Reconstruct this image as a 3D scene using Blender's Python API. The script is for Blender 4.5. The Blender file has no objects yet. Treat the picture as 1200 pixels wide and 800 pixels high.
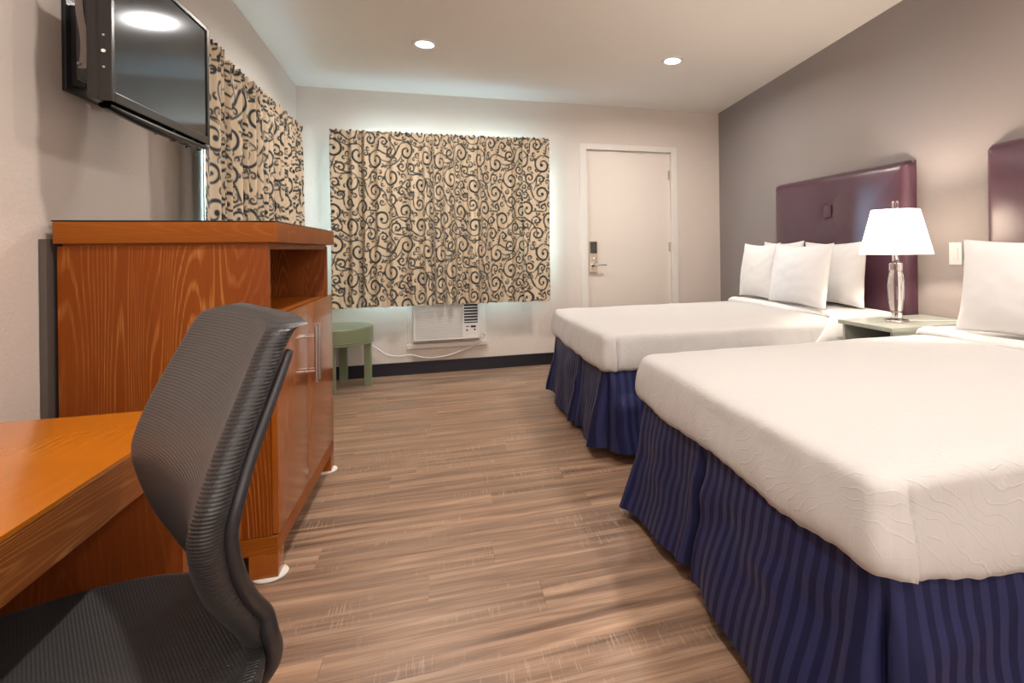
import bpy, bmesh, math, random
import numpy as np
from mathutils import Vector, Matrix, noise
sc = bpy.context.scene
COL = sc.collection
random.seed(7)
PI = math.pi

# ------------------------------------------------------------------ camera
EYE = 1.0795
cam_d = bpy.data.cameras.new('camera'); cam = bpy.data.objects.new('camera', cam_d); COL.objects.link(cam)
cam_d.sensor_width = 36; cam_d.sensor_fit = 'HORIZONTAL'; cam_d.lens = 647.54 / 1200 * 36
cam_d.shift_x = -(714.43 - 600) / 1200; cam_d.shift_y = -(400 - 291.08) / 1200
cam_d.clip_start = 0.02
cam.matrix_world = Matrix.Translation((0, 0, EYE)) @ Matrix.Rotation(-0.295, 4, 'Z') @ Matrix.Rotation(PI / 2, 4, 'X') @ Matrix.Rotation(-0.01238, 4, 'Z')
sc.camera = cam

# ------------------------------------------------------------------ world, light, exposure
W = bpy.data.worlds.new('sky'); sc.world = W; W.use_nodes = True
W.node_tree.nodes['Background'].inputs[0].default_value = (0.55, 0.75, 1.0, 1)
W.node_tree.nodes['Background'].inputs[1].default_value = 1.5
sc.view_settings.view_transform = 'Standard'; sc.view_settings.look = 'None'
sc.view_settings.gamma = 1; sc.view_settings.use_curve_mapping = False
sc.view_settings.exposure = 0.0
LAMP_W = 21.5          # watts of one recessed ceiling lamp
BED_LAMP_W = 30.0
DAY_W = 1050.0
FILL_W = 37.0
WARM = (1.0, 0.925, 0.86)

def area_light(name, loc, rot, sx, sy, power, color, shape='RECTANGLE', spread=PI):
    d = bpy.data.lights.new(name, 'AREA'); d.shape = shape; d.size = sx
    if shape in ('RECTANGLE', 'ELLIPSE'): d.size_y = sy
    d.energy = power; d.color = color; d.spread = spread
    o = bpy.data.objects.new(name, d); COL.objects.link(o); o.location = loc; o.rotation_euler = rot
    return o

WL, WR, D, F = -1.1415, 2.7555, 5.1386, -1.7
def ceil_z(y): return 2.462 + 0.0566 * (D - y)
# daylight falling through the two windows
area_light('daylight', (0.04, D + 0.25, 1.36), (-PI / 2, 0, 0), 1.6, 1.25, DAY_W, (0.36, 0.68, 1.0))
area_light('daylight', (WL - 0.25, 3.98, 1.41), (0, -PI / 2, 0), 1.1, 1.35, DAY_W * 0.9, (0.36, 0.68, 1.0))

# added soft fill from behind the viewer, not a lamp of the room
area_light('fill_light_behind', (.8, -1.5, 1.35), (math.radians(112), 0, 0), 3.0, 1.3, FILL_W, (1.0, .93, .87))

# ------------------------------------------------------------------ helpers
def meta(o, label, cat, group=None, kind=None):
    o['label'] = label
    if cat: o['category'] = cat
    if group: o['group'] = group
    if kind: o['kind'] = kind
    return o

def empty(name, loc, label, cat, group=None, kind=None):
    o = bpy.data.objects.new(name, None); COL.objects.link(o); o.location = loc; o.empty_display_size = .1
    return meta(o, label, cat, group, kind)

def worg(o):
    v = Vector((0, 0, 0))
    while o: v = v + Vector(o.location); o = o.parent
    return v

def link(name, verts, faces, mat, parent=None, smooth=False, loc=None):
    """verts are world coordinates; a top-level mesh gets loc (or its base centre) as origin."""
    vs = [Vector(v) for v in verts]
    if parent is not None: org = worg(parent); l = Vector((0, 0, 0))
    else:
        if loc is None:
            xs = [v.x for v in vs]; ys = [v.y for v in vs]; zs = [v.z for v in vs]
            loc = ((min(xs) + max(xs)) / 2, (min(ys) + max(ys)) / 2, min(zs))
        org = l = Vector(loc)
    me = bpy.data.meshes.new(name)
    me.from_pydata([v - org for v in vs], [], faces); me.update()
    if mat: me.materials.append(mat)
    if smooth: me.polygons.foreach_set('use_smooth', [True] * len(me.polygons))
    o = bpy.data.objects.new(name, me); COL.objects.link(o); o.location = l
    if parent is not None: o.parent = parent
    return o

def from_bm(bm):
    bm.normal_update(); bm.verts.index_update()
    return [v.co.copy() for v in bm.verts], [[v.index for v in f.verts] for f in bm.faces]

class Geo:
    def __init__(s): s.v = []; s.f = []
    def add(s, v, f):
        n = len(s.v); s.v += [Vector(a) for a in v]; s.f += [[i + n for i in q] for q in f]; return s
    def box(s, x0, x1, y0, y1, z0, z1, bev=0.0, rot=None):
        bm = bmesh.new()
        bmesh.ops.create_cube(bm, size=1)
        for v in bm.verts:
            v.co = Vector(((x0 + x1) / 2 + v.co.x * (x1 - x0), (y0 + y1) / 2 + v.co.y * (y1 - y0), (z0 + z1) / 2 + v.co.z * (z1 - z0)))
        if bev > 0: bmesh.ops.bevel(bm, geom=bm.edges[:], offset=bev, segments=2, affect='EDGES', profile=.7)
        if rot is not None: bmesh.ops.transform(bm, matrix=rot, verts=bm.verts)
        v, f = from_bm(bm); bm.free(); return s.add(v, f)
    def tube(s, pts, r, n=10, closed=False, caps=True):
        pts = [Vector(p) for p in pts]; N = len(pts); rr = r if isinstance(r, (list, tuple)) else [r] * N
        V = []; Fc = []; up = None
        for i, p in enumerate(pts):
            if closed: t = pts[(i + 1) % N] - pts[i - 1]
            else: t = pts[min(i + 1, N - 1)] - pts[max(i - 1, 0)]
            t.normalize()
            if up is None:
                up = Vector((0, 0, 1)) if abs(t.z) < .9 else Vector((1, 0, 0))
            a = t.cross(up).normalized(); b = a.cross(t).normalized(); up = b
            for k in range(n):
                an = 2 * PI * k / n
                V.append(p + a * math.cos(an) * rr[i] + b * math.sin(an) * rr[i])
        for i in range(N if closed else N - 1):
            j = (i + 1) % N
            for k in range(n):
                Fc.append([i * n + k, i * n + (k + 1) % n, j * n + (k + 1) % n, j * n + k])
        if caps and not closed:
            Fc.append(list(range(n))[::-1]); Fc.append([(N - 1) * n + k for k in range(n)])
        return s.add(V, Fc)
    def lathe(s, prof, c, n=32, axis='Z', capends=True):
        V = []; Fc = []
        for (r, h) in prof:
            for k in range(n):
                a = 2 * PI * k / n; u, w = r * math.cos(a), r * math.sin(a)
                if axis == 'Z': V.append((c[0] + u, c[1] + w, c[2] + h))
                elif axis == 'X': V.append((c[0] + h, c[1] + u, c[2] + w))
                else: V.append((c[0] + w, c[1] + h, c[2] + u))
        m = len(prof)
        for i in range(m - 1):
            for k in range(n):
                Fc.append([i * n + k, i * n + (k + 1) % n, (i + 1) * n + (k + 1) % n, (i + 1) * n + k])
        if capends: Fc.append(list(range(n))[::-1]); Fc.append([(m - 1) * n + k for k in range(n)])
        return s.add(V, Fc)
    def grid(s, fn, nu, nv, closeu=False):
        V = [fn(i / (nu if closeu else nu - 1), j / (nv - 1)) for j in range(nv) for i in range(nu)]
        Fc = []
        for j in range(nv - 1):
            for i in range(nu if closeu else nu - 1):
                a = j * nu + i; b = j * nu + (i + 1) % nu
                Fc.append([a, b, b + nu, a + nu])
        return s.add(V, Fc)
    def out(s, name, mat, parent=None, smooth=False, loc=None): return link(name, s.v, s.f, mat, parent, smooth, loc)

def smooth_by_angle(o, ang=40):
    me = o.data
    me.polygons.foreach_set('use_smooth', [True] * len(me.polygons))
    bm = bmesh.new(); bm.from_mesh(me)
    for e in bm.edges:
        if len(e.link_faces) == 2 and e.calc_face_angle(0) > math.radians(ang): e.smooth = False
    bm.to_mesh(me); bm.free()
    return o

def box(name, x0, x1, y0, y1, z0, z1, mat, parent=None, bev=0.003, loc=None):
    return smooth_by_angle(Geo().box(x0, x1, y0, y1, z0, z1, bev).out(name, mat, parent, loc=loc), 50)

# ------------------------------------------------------------------ materials
def mat(name, color=(.8, .8, .8), rough=.5, metal=0, **kw):
    m = bpy.data.materials.new(name); m.use_nodes = True
    b = m.node_tree.nodes['Principled BSDF']
    b.inputs['Base Color'].default_value = (*color, 1); b.inputs['Roughness'].default_value = rough
    b.inputs['Metallic'].default_value = metal
    for k, v in kw.items():
        k = k.replace('_', ' '); b.inputs[k].default_value = v
    return m

class NT:
    def __init__(s, m): s.m = m; s.t = m.node_tree; s.b = s.t.nodes.get('Principled BSDF')
    def n(s, typ, **kw):
        x = s.t.nodes.new(typ)
        for k, v in kw.items():
            if k.startswith('i_'): x.inputs[k[2:].replace('_', ' ')].default_value = v
            else: setattr(x, k, v)
        return x
    def l(s, a, b): s.t.links.new(a, b)
    def coord(s, scale=(1, 1, 1), kind='Object', rot=(0, 0, 0)):
        c = s.n('ShaderNodeTexCoord'); m = s.n('ShaderNodeMapping'); m.inputs['Scale'].default_value = scale; m.inputs['Rotation'].default_value = rot
        s.l(c.outputs[kind], m.inputs['Vector']); return m.outputs['Vector']
    def noise(s, vec, scale, detail=3, rough=.5, dist=0):
        x = s.n('ShaderNodeTexNoise'); x.inputs['Scale'].default_value = scale; x.inputs['Detail'].default_value = detail
        x.inputs['Roughness'].default_value = rough; x.inputs['Distortion'].default_value = dist
        if vec is not None: s.l(vec, x.inputs['Vector'])
        return x.outputs['Fac']
    def ramp(s, fac, stops):
        r = s.n('ShaderNodeValToRGB'); e = r.color_ramp.elements
        e[0].position, e[0].color = stops[0][0], (*stops[0][1], 1)
        e[1].position, e[1].color = stops[-1][0], (*stops[-1][1], 1)
        for p, c in stops[1:-1]:
            q = e.new(p); q.color = (*c, 1)
        s.l(fac, r.inputs['Fac']); return r.outputs['Color']
    def mix(s, fac, a, b, blend='MIX'):
        x = s.n('ShaderNodeMix', data_type='RGBA', blend_type=blend)
        for inp, v in ((0, fac), (6, a), (7, b)):
            if isinstance(v, (int, float)): x.inputs[inp].default_value = v
            elif isinstance(v, tuple): x.inputs[inp].default_value = (*v, 1)
            else: s.l(v, x.inputs[inp])
        return x.outputs[2]
    def math(s, op, a, b=0.0):
        x = s.n('ShaderNodeMath', operation=op)
        for i, v in enumerate((a, b)):
            if isinstance(v, (int, float)): x.inputs[i].default_value = v
            else: s.l(v, x.inputs[i])
        return x.outputs[0]
    def bump(s, h, strength=.3, dist=.01, normal=None):
        x = s.n('ShaderNodeBump'); x.inputs['Strength'].default_value = strength; x.inputs['Distance'].default_value = dist
        s.l(h, x.inputs['Height'])
        if normal is not None: s.l(normal, x.inputs['Normal'])
        s.l(x.outputs[0], s.b.inputs['Normal']); return x.outputs[0]

def paint(name, color, rough=.75, bscale=140, bstr=.25, vary=.04):
    m = mat(name, color, rough); t = NT(m)
    v = t.coord()
    n1 = t.noise(v, 1.3, 3)
    c2 = tuple(c * (1 - vary) for c in color)
    t.l(t.mix(n1, color, c2), t.b.inputs['Base Color'])
    t.bump(t.noise(v, bscale, 4, .6), bstr, .004)
    return m

M = {}
M['wall'] = paint('wall_paint', (.72, .635, .57), .7, 90, .5)
M['accent'] = paint('accent_wall_paint', (.265, .226, .215), .6, 120, .2)
M['ceiling'] = paint('ceiling_paint', (.84, .79, .73), .6, 120, .12)
M['trim'] = mat('white_trim', (.78, .735, .68), .4)
M['door'] = paint('door_paint', (.78, .71, .64), .45, 200, .05, .02)
M['baseboard'] = mat('dark_vinyl_base', (.012, .012, .022), .35)
M['white_plastic'] = mat('white_plastic', (.78, .77, .75), .35)
M['black_plastic'] = mat('black_plastic', (.012, .012, .013), .3)
M['tv_plastic'] = mat('tv_plastic', (.012, .010, .010), .25)
M['dark_slot'] = mat('dark_slot', (.02, .03, .05), .6)
M['steel'] = mat('brushed_steel', (.62, .60, .57), .28, 1)
M['nickel'] = mat('satin_nickel', (.55, .47, .38), .35, 1)
M['chrome'] = mat('chrome', (.8, .8, .8), .08, 1)
M['green'] = mat('sage_green_paint', (.19, .225, .13), .35)
M['green2'] = mat('nightstand_paint', (.40, .42, .36), .3)
M['felt'] = mat('felt_glide', (.75, .72, .66), .8)
M['rubber'] = mat('black_rubber', (.02, .02, .02), .6)
M['glass_black'] = mat('black_glass', (.004, .004, .005), .04)
M['mattress'] = mat('mattress_ticking', (.75, .74, .72), .8)

def mk_wood(name, axis, dark=(.17, .032, .002), mid=(.26, .062, .003), streak=(.52, .22, .055), amt=.85, rough=.42, sc=1.0):
    m = mat(name, mid, rough); t = NT(m)
    def sc3(a, b): return {'Z': (a, a, b), 'X': (b, a, a), 'Y': (a, b, a)}[axis]
    field = t.noise(t.coord(sc3(4.2 * sc, .5)), 1.0, 1.5, .4, .25)
    jit = t.noise(t.coord(sc3(60 * sc, 3.0)), 1.0, 3, .6)
    lines = t.math('FRACT', t.math('ADD', t.math('MULTIPLY', field, 58), t.math('MULTIPLY', jit, .7)))
    ln = t.ramp(lines, [(0, (0, 0, 0)), (.30, (0, 0, 0)), (.48, (1, 1, 1)), (.60, (.7, .7, .7)), (.72, (0, 0, 0)), (1, (0, 0, 0))])
    fine = t.noise(t.coord(sc3(240 * sc, 5.0)), 1.0, 3, .6)
    patch = t.ramp(t.noise(t.coord(sc3(6 * sc, 1.2)), 1.0, 3, .55), [(.36, (.10, .10, .10)), (.64, (1, 1, 1))])
    k = t.math('MULTIPLY', t.math('MULTIPLY', ln, patch), t.math('MULTIPLY', t.ramp(fine, [(.35, (.2, .2, .2)), (.6, (1, 1, 1))]), amt))
    base = t.mix(t.noise(t.coord(sc3(5, .7)), 1.4, 3), dark, mid)
    base = t.mix(.35, base, t.ramp(fine, [(.3, (.7, .7, .7)), (.6, (1.1, 1.1, 1.1))]), 'MULTIPLY')
    t.l(t.mix(k, base, streak), t.b.inputs['Base Color'])
    t.bump(fine, .06, .002)
    t.b.inputs['Coat Weight'].default_value = .05 if rough > .3 else .3; t.b.inputs['Coat Roughness'].default_value = .12
    t.b.inputs['Specular IOR Level'].default_value = .18 if rough > .3 else .45
    return m
M['wood_z'] = mk_wood('cherry_wood_vertical', 'Z')
M['wood_x'] = mk_wood('cherry_wood_across', 'X', amt=.3, mid=(.33, .095, .006))
M['wood_y'] = mk_wood('cherry_wood_along', 'Y', amt=.25, mid=(.40, .11, .008), dark=(.31, .075, .005), streak=(.55, .2, .04))
M['wood_door'] = mk_wood('cherry_door_veneer', 'Z', amt=.12, mid=(.36, .10, .012), dark=(.30, .078, .008), rough=.16)
M['wood_desk'] = mk_wood('desk_top_veneer', 'Y', amt=.12, mid=(.52, .16, .006), dark=(.44, .12, .004), streak=(.62, .24, .04), rough=.22)
M['wood_edge'] = mk_wood('desk_edge_veneer', 'Y', amt=.9, mid=(.26, .075, .012), dark=(.17, .045, .008), streak=(.5, .22, .06), sc=3)
M['wood_dark'] = mk_wood('desk_panel_veneer', 'Z', amt=.3, mid=(.28, .07, .012), dark=(.2, .045, .008))

def mk_floor():
    m = mat('vinyl_plank', (.3, .2, .13), .38); t = NT(m)
    oi = t.n('ShaderNodeObjectInfo'); geo = t.n('ShaderNodeNewGeometry')
    off = t.n('ShaderNodeVectorMath', operation='SCALE'); off.inputs['Scale'].default_value = 40
    cmb = t.n('ShaderNodeCombineXYZ'); t.l(oi.outputs['Random'], cmb.inputs[0]); t.l(oi.outputs['Random'], cmb.inputs[1])
    t.l(cmb.outputs[0], off.inputs[0])
    add = t.n('ShaderNodeVectorMath', operation='ADD'); t.l(geo.outputs['Position'], add.inputs[0]); t.l(off.outputs[0], add.inputs[1])
    def mp(s):
        x = t.n('ShaderNodeMapping'); x.inputs['Scale'].default_value = s; t.l(add.outputs[0], x.inputs['Vector']); return x.outputs[0]
    band = t.noise(mp((1.3, 22, 1)), 1.0, 3, .55, .6)
    broad = t.noise(mp((.9, 7, 1)), 1.0, 2, .5, .5)
    grain = t.noise(mp((5, 150, 1)), 1.0, 4, .65, .4)
    ring = t.n('ShaderNodeTexWave', wave_type='BANDS', bands_direction='Y'); ring.inputs['Scale'].default_value = 5; ring.inputs['Distortion'].default_value = 9
    ring.inputs['Detail'].default_value = 3; ring.inputs['Detail Scale'].default_value = .8; t.l(mp((.55, 2.6, 1)), ring.inputs['Vector'])
    saw = t.noise(mp((170, 9, 1)), 1.0, 3, .6, .3)
    sawmask = t.noise(mp((2.2, 5, 1)), 1.0, 2)
    c = t.ramp(band, [(.28, (.085, .048, .030)), (.42, (.205, .122, .078)), (.53, (.335, .205, .130)), (.68, (.50, .335, .225))])
    c = t.mix(t.math('MULTIPLY', t.ramp(broad, [(.35, (0, 0, 0)), (.62, (1, 1, 1))]), .42), c, (.33, .215, .145))
    c = t.mix(.55, c, t.ramp(oi.outputs['Random'], [(0, (.78, .78, .80)), (.5, (1, .98, .96)), (1, (1.12, 1.06, 1.0))]), 'MULTIPLY')
    c = t.mix(.65, c, t.ramp(grain, [(.3, (.66, .62, .58)), (.6, (1.12, 1.12, 1.12))]), 'MULTIPLY')
    c = t.mix(t.math('MULTIPLY', t.ramp(ring.outputs['Fac'], [(0, (0, 0, 0)), (.12, (1, 1, 1)), (.25, (0, 0, 0))]), .3), c, (.13, .08, .05))
    sm = t.math('MULTIPLY', t.ramp(saw, [(.56, (0, 0, 0)), (.66, (1, 1, 1))]), t.ramp(sawmask, [(.48, (0, 0, 0)), (.6, (1, 1, 1))]))
    c = t.mix(t.math('MULTIPLY', sm, .45), c, (.56, .43, .32))
    t.l(c, t.b.inputs['Base Color'])
    t.bump(t.math('ADD', grain, t.math('MULTIPLY', saw, .4)), .15, .002)
    r = t.ramp(band, [(.3, (.34, .34, .34)), (.7, (.46, .46, .46))]); t.l(r, t.b.inputs['Roughness'])
    return m
M['plank'] = mk_floor()
M['subfloor'] = mat('plank_joint', (.06, .04, .03), .8)

def fabric(name, color, rough=.85, wscale=900, bstr=.15, sheen=.3):
    m = mat(name, color, rough); t = NT(m); t.b.inputs['Sheen Weight'].default_value = sheen
    t.bump(t.noise(t.coord(), wscale, 2), bstr, .001); return m
M['linen'] = fabric('white_pillow_cotton', (.76, .75, .745), .8, 500, .1)
M['sheet'] = fabric('white_sheet_cotton', (.74, .73, .715), .8, 500, .1)

def mk_comforter():
    m = mat('ivory_damask', (.57, .553, .54), .75); t = NT(m); t.b.inputs['Sheen Weight'].default_value = .2
    v = t.coord()
    w = t.n('ShaderNodeTexWave', wave_type='BANDS', bands_direction='DIAGONAL'); w.inputs['Scale'].default_value = 8; w.inputs['Distortion'].default_value = 11
    w.inputs['Detail'].default_value = 2; w.inputs['Detail Scale'].default_value = .9; t.l(v, w.inputs['Vector'])
    wm = t.ramp(w.outputs['Fac'], [(.35, (0, 0, 0)), (.5, (1, 1, 1)), (.65, (0, 0, 0))])
    msk = t.ramp(t.noise(v, 2.5, 2), [(.42, (0, 0, 0)), (.58, (1, 1, 1))])
    h = t.math('MULTIPLY', wm, msk)
    t.l(t.mix(t.math('MULTIPLY', h, .3), (.57, .553, .54), (.65, .655, .645)), t.b.inputs['Base Color'])
    crinkle = t.noise(t.coord((60, 60, 9)), 1, 3, .6, .5)
    hh = t.math('ADD', t.math('MULTIPLY', h, .6), t.math('ADD', t.math('MULTIPLY', crinkle, .45), t.math('MULTIPLY', t.noise(v, 700, 2), .15)))
    t.bump(hh, .42, .005)
    return m
M['comforter'] = mk_comforter()

def mk_skirt():
    m = mat('navy_stripe_satin', (.02, .022, .09), .42); t = NT(m)
    t.b.inputs['Specular Tint'].default_value = (.45, .52, 1, 1)
    at = t.n('ShaderNodeAttribute', attribute_name='run')
    fr = t.math('FRACT', t.math('MULTIPLY', at.outputs['Fac'], 1 / .042))
    st = t.ramp(fr, [(0, (0, 0, 0)), (.46, (0, 0, 0)), (.5, (1, 1, 1)), (.96, (1, 1, 1)), (1, (0, 0, 0))])
    t.l(t.mix(st, (.009, .010, .040), (.024, .028, .088)), t.b.inputs['Base Color'])
    t.l(t.ramp(st, [(0, (.62, .62, .62)), (1, (.40, .40, .40))]), t.b.inputs['Roughness'])
    t.bump(t.noise(t.coord(), 14, 3), .25, .01)
    return m
M['skirt'] = mk_skirt()

def mk_leather():
    m = mat('plum_leather', (.085, .032, .05), .34); t = NT(m)
    v = t.coord(); vo = t.n('ShaderNodeTexVoronoi'); vo.inputs['Scale'].default_value = 260; t.l(v, vo.inputs['Vector'])
    t.l(t.mix(t.noise(v, 6, 3), (.075, .029, .046), (.058, .021, .036)), t.b.inputs['Base Color'])
    h = t.math('ADD', t.math('MULTIPLY', vo.outputs['Distance'], .25), t.noise(v, 7, 3))
    t.bump(h, .12, .006)
    t.b.inputs['Coat Weight'].default_value = .2; t.b.inputs['Coat Roughness'].default_value = .25
    return m
M['leather'] = mk_leather()

def mk_curtain():
    m = mat('scroll_print_cotton', (.6, .45, .3), .8); t = NT(m)
    at = t.n('ShaderNodeAttribute', attribute_name='scroll')
    k = t.ramp(t.math('ADD', at.outputs['Fac'], .5), [(0, (1, 1, 1)), (.4993, (1, 1, 1)), (.5007, (0, 0, 0)), (1, (0, 0, 0))])
    v = t.coord()
    cl = t.mix(t.noise(v, 3, 2), (.70, .58, .415), (.62, .50, .35))
    t.l(t.mix(k, cl, (.010, .018, .024)), t.b.inputs['Base Color'])
    t.bump(t.noise(v, 600, 2), .2, .001)
    t.b.inputs['Sheen Weight'].default_value = .2
    return m
M['curtain'] = mk_curtain()

def mk_mesh_fabric():
    m = mat('grey_mesh_fabric', (.04, .04, .042), .38); t = NT(m)
    at = t.n('ShaderNodeAttribute', attribute_name='rib'); ax = t.n('ShaderNodeAttribute', attribute_name='across')
    v = t.coord()
    wob = t.math('MULTIPLY', t.noise(v, 18, 2), .002)
    s1 = t.math('SINE', t.math('MULTIPLY', t.math('ADD', at.outputs['Fac'], wob), 2 * PI / .0042))
    s2 = t.math('SINE', t.math('MULTIPLY', ax.outputs['Fac'], 2 * PI / .004))
    h = t.math('ADD', t.math('MULTIPLY', s1, .5), t.math('MULTIPLY', s2, .2))
    k = t.ramp(t.math('ADD', t.math('MULTIPLY', h, .5), .5), [(.2, (.007, .007, .008)), (.8, (.030, .028, .029))])
    t.l(k, t.b.inputs['Base Color'])
    t.bump(h, .4, .0015)
    t.b.inputs['Sheen Weight'].default_value = .06
    return m
M['mesh_fabric'] = mk_mesh_fabric()
M['chair_plastic'] = mat('chair_plastic', (.022, .020, .024), .4)

def mk_glass_pane():
    m = bpy.data.materials.new('window_glass'); m.use_nodes = True; t = m.node_tree
    t.nodes.remove(t.nodes['Principled BSDF']); o = t.nodes['Material Output']
    tr = t.nodes.new('ShaderNodeBsdfTransparent'); gl = t.nodes.new('ShaderNodeBsdfGlossy'); gl.inputs['Roughness'].default_value = .02
    fr = t.nodes.new('ShaderNodeFresnel'); mx = t.nodes.new('ShaderNodeMixShader')
    t.links.new(fr.outputs[0], mx.inputs[0]); t.links.new(tr.outputs[0], mx.inputs[1]); t.links.new(gl.outputs[0], mx.inputs[2]); t.links.new(mx.outputs[0], o.inputs[0])
    return m
M['pane'] = mk_glass_pane()
M['crystal'] = mat('crystal', (1, 1, 1), .02, 0, Transmission_Weight=1.0, IOR=1.5)

def mk_shade():
    m = bpy.data.materials.new('white_lamp_shade'); m.use_nodes = True; t = m.node_tree
    t.nodes.remove(t.nodes['Principled BSDF']); o = t.nodes['Material Output']
    a = t.nodes.new('ShaderNodeBsdfDiffuse'); a.inputs[0].default_value = (.9, .87, .82, 1)
    b = t.nodes.new('ShaderNodeBsdfTranslucent'); b.inputs[0].default_value = (.95, .90, .82, 1)
    mx = t.nodes.new('ShaderNodeMixShader'); mx.inputs[0].default_value = .6
    t.links.new(a.outputs[0], mx.inputs[1]); t.links.new(b.outputs[0], mx.inputs[2]); t.links.new(mx.outputs[0], o.inputs[0])
    return m
M['shade'] = mk_shade()
def emis(name, c, s):
    m = mat(name, c, .5); b = m.node_tree.nodes['Principled BSDF']
    b.inputs['Emission Color'].default_value = (*c, 1); b.inputs['Emission Strength'].default_value = s; return m
M['lens'] = emis('lit_lamp_lens', (1, .93, .84), 12)
M['bulb'] = emis('lit_bulb', (1, .86, .70), 20)
def mk_screen():
    m = mat('tv_screen', (.006, .007, .010), .09); t = NT(m)
    t.b.inputs['Specular IOR Level'].default_value = .9; t.b.inputs['Specular Tint'].default_value = (.72, .84, 1, 1)
    return m
M['screen'] = mk_screen()

# ------------------------------------------------------------------ room shell
def wall_with_hole(name, fixed, a0, a1, holes, axis, thick, topfn, m, label):
    """axis 'Y': wall plane at y=fixed running in x; axis 'X': plane at x=fixed running in y. holes: one (a0,a1,z0,z1)."""
    g = Geo(); f0, f1 = sorted((fixed, fixed + thick))
    def piece(p0, p1, z0, z1):
        if p1 - p0 < 1e-4: return
        za, zb = (topfn(p0), topfn(p1)) if z1 is None else (z1, z1)
        def c(a, f, z): return (a, f, z) if axis == 'Y' else (f, a, z)
        v = [c(p0, f0, z0), c(p1, f0, z0), c(p1, f1, z0), c(p0, f1, z0), c(p0, f0, za), c(p1, f0, zb), c(p1, f1, zb), c(p0, f1, za)]
        g.add(v, [[0, 3, 2, 1], [4, 5, 6, 7], [0, 1, 5, 4], [1, 2, 6, 5], [2, 3, 7, 6], [3, 0, 4, 7]])
    if holes is None: piece(a0, a1, -.02, None)
    else:
        h0, h1, z0, z1 = holes
        piece(a0, h0, -.02, None); piece(h1, a1, -.02, None); piece(h0, h1, z1, None)
        if z0 > 0: piece(h0, h1, -.02, z0)
    o = g.out(name, m); return meta(o, label, 'wall', kind='structure')
T = .14
DL, DR, DT = 1.325, 2.225, 2.045         # door opening
W1 = (-.74, .84, .80, 1.96); W2 = (3.30, 4.66, .9, 1.94)
# back wall: two segments in one mesh around the window and the door openings
g = Geo()
def bx(g, x0, x1, z0, z1): g.box(x0, x1, D, D + T, z0, z1)
zt = ceil_z(D)
bx(g, WL - T, W1[0], -.02, zt); bx(g, W1[0], W1[1], -.02, W1[2]); bx(g, W1[0], W1[1], W1[3], zt); bx(g, W1[1], DL, -.02, zt)
bx(g, DL, DR, DT, zt); bx(g, DR, WR + T, -.02, zt)
meta(g.out('wall_back', M['wall']), 'beige painted back wall with the curtained window and the entry door', 'wall', kind='structure')
wall_with_hole('wall_left', WL, F, D, W2, 'X', -T, ceil_z, M['wall'], 'beige textured left wall behind the television and the cabinet')
wall_with_hole('wall_right', WR, F, D, None, 'X', T, ceil_z, M['accent'], 'taupe grey accent wall behind the two headboards')
g = Geo(); g.box(WL - T, WR + T, F - T, F, -.02, ceil_z(F)); meta(g.out('wall_front', M['wall']), 'beige wall behind the viewer, out of the photograph', 'wall', kind='structure')
g = Geo(); y0, y1 = F - T, D + T
g.add([(WL - T, y0, ceil_z(y0)), (WR + T, y0, ceil_z(y0)), (WR + T, y1, ceil_z(y1)), (WL - T, y1, ceil_z(y1)),
       (WL - T, y0, ceil_z(y0) + .1), (WR + T, y0, ceil_z(y0) + .1), (WR + T, y1, ceil_z(y1) + .1), (WL - T, y1, ceil_z(y1) + .1)],
      [[0, 3, 2, 1], [4, 5, 6, 7], [0, 1, 5, 4], [1, 2, 6, 5], [2, 3, 7, 6], [3, 0, 4, 7]])
ceiling = meta(g.out('ceiling', M['ceiling']), 'smooth cream ceiling sloping gently down to the window wall', 'ceiling', kind='structure')
# floor slab and planks
g = Geo(); g.box(WL, WR, F, D, -.03, -.004)
floor = meta(g.out('floor', M['subfloor'], loc=(0, 0, 0)), 'wood look vinyl plank floor with planks running left to right', 'floor', kind='structure')
PW, PLn = .152, 1.22
def plank_mesh(L):
    gg = Geo(); b = .0006; h = PW / 2 - .0002; l = L / 2 - .0002
    gg.add([(-l, -h, -.004), (l, -h, -.004), (l, h, -.004), (-l, h, -.004), (-l, -h, -b), (l, -h, -b), (l, h, -b), (-l, h, -b),
            (-l + b, -h + b, 0), (l - b, -h + b, 0), (l - b, h - b, 0), (-l + b, h - b, 0)],
           [[0, 1, 5, 4], [1, 2, 6, 5], [2, 3, 7, 6], [3, 0, 4, 7], [4, 5, 9, 8], [5, 6, 10, 9], [6, 7, 11, 10], [7, 4, 8, 11], [8, 9, 10, 11]])
    me = bpy.data.meshes.new('plank'); me.from_pydata([tuple(v) for v in gg.v], [], gg.f); me.materials.append(M['plank']); return me
pcache = {}
ny = int((D - F) / PW) + 1
for r in range(ny):
    yc = D - PW / 2 - r * PW
    if yc - PW / 2 < F: break
    x = WL - random.uniform(.08, 1.16)
    while x < WR - .02:
        a, b = max(x, WL), min(x + PLn, WR)
        L = round(b - a, 3)
        if L > .04:
            if L not in pcache: pcache[L] = plank_mesh(L)
            o = bpy.data.objects.new('plank', pcache[L]); COL.objects.link(o); o.parent = floor; o.location = ((a + b) / 2, yc, 0)
        x += PLn
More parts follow.
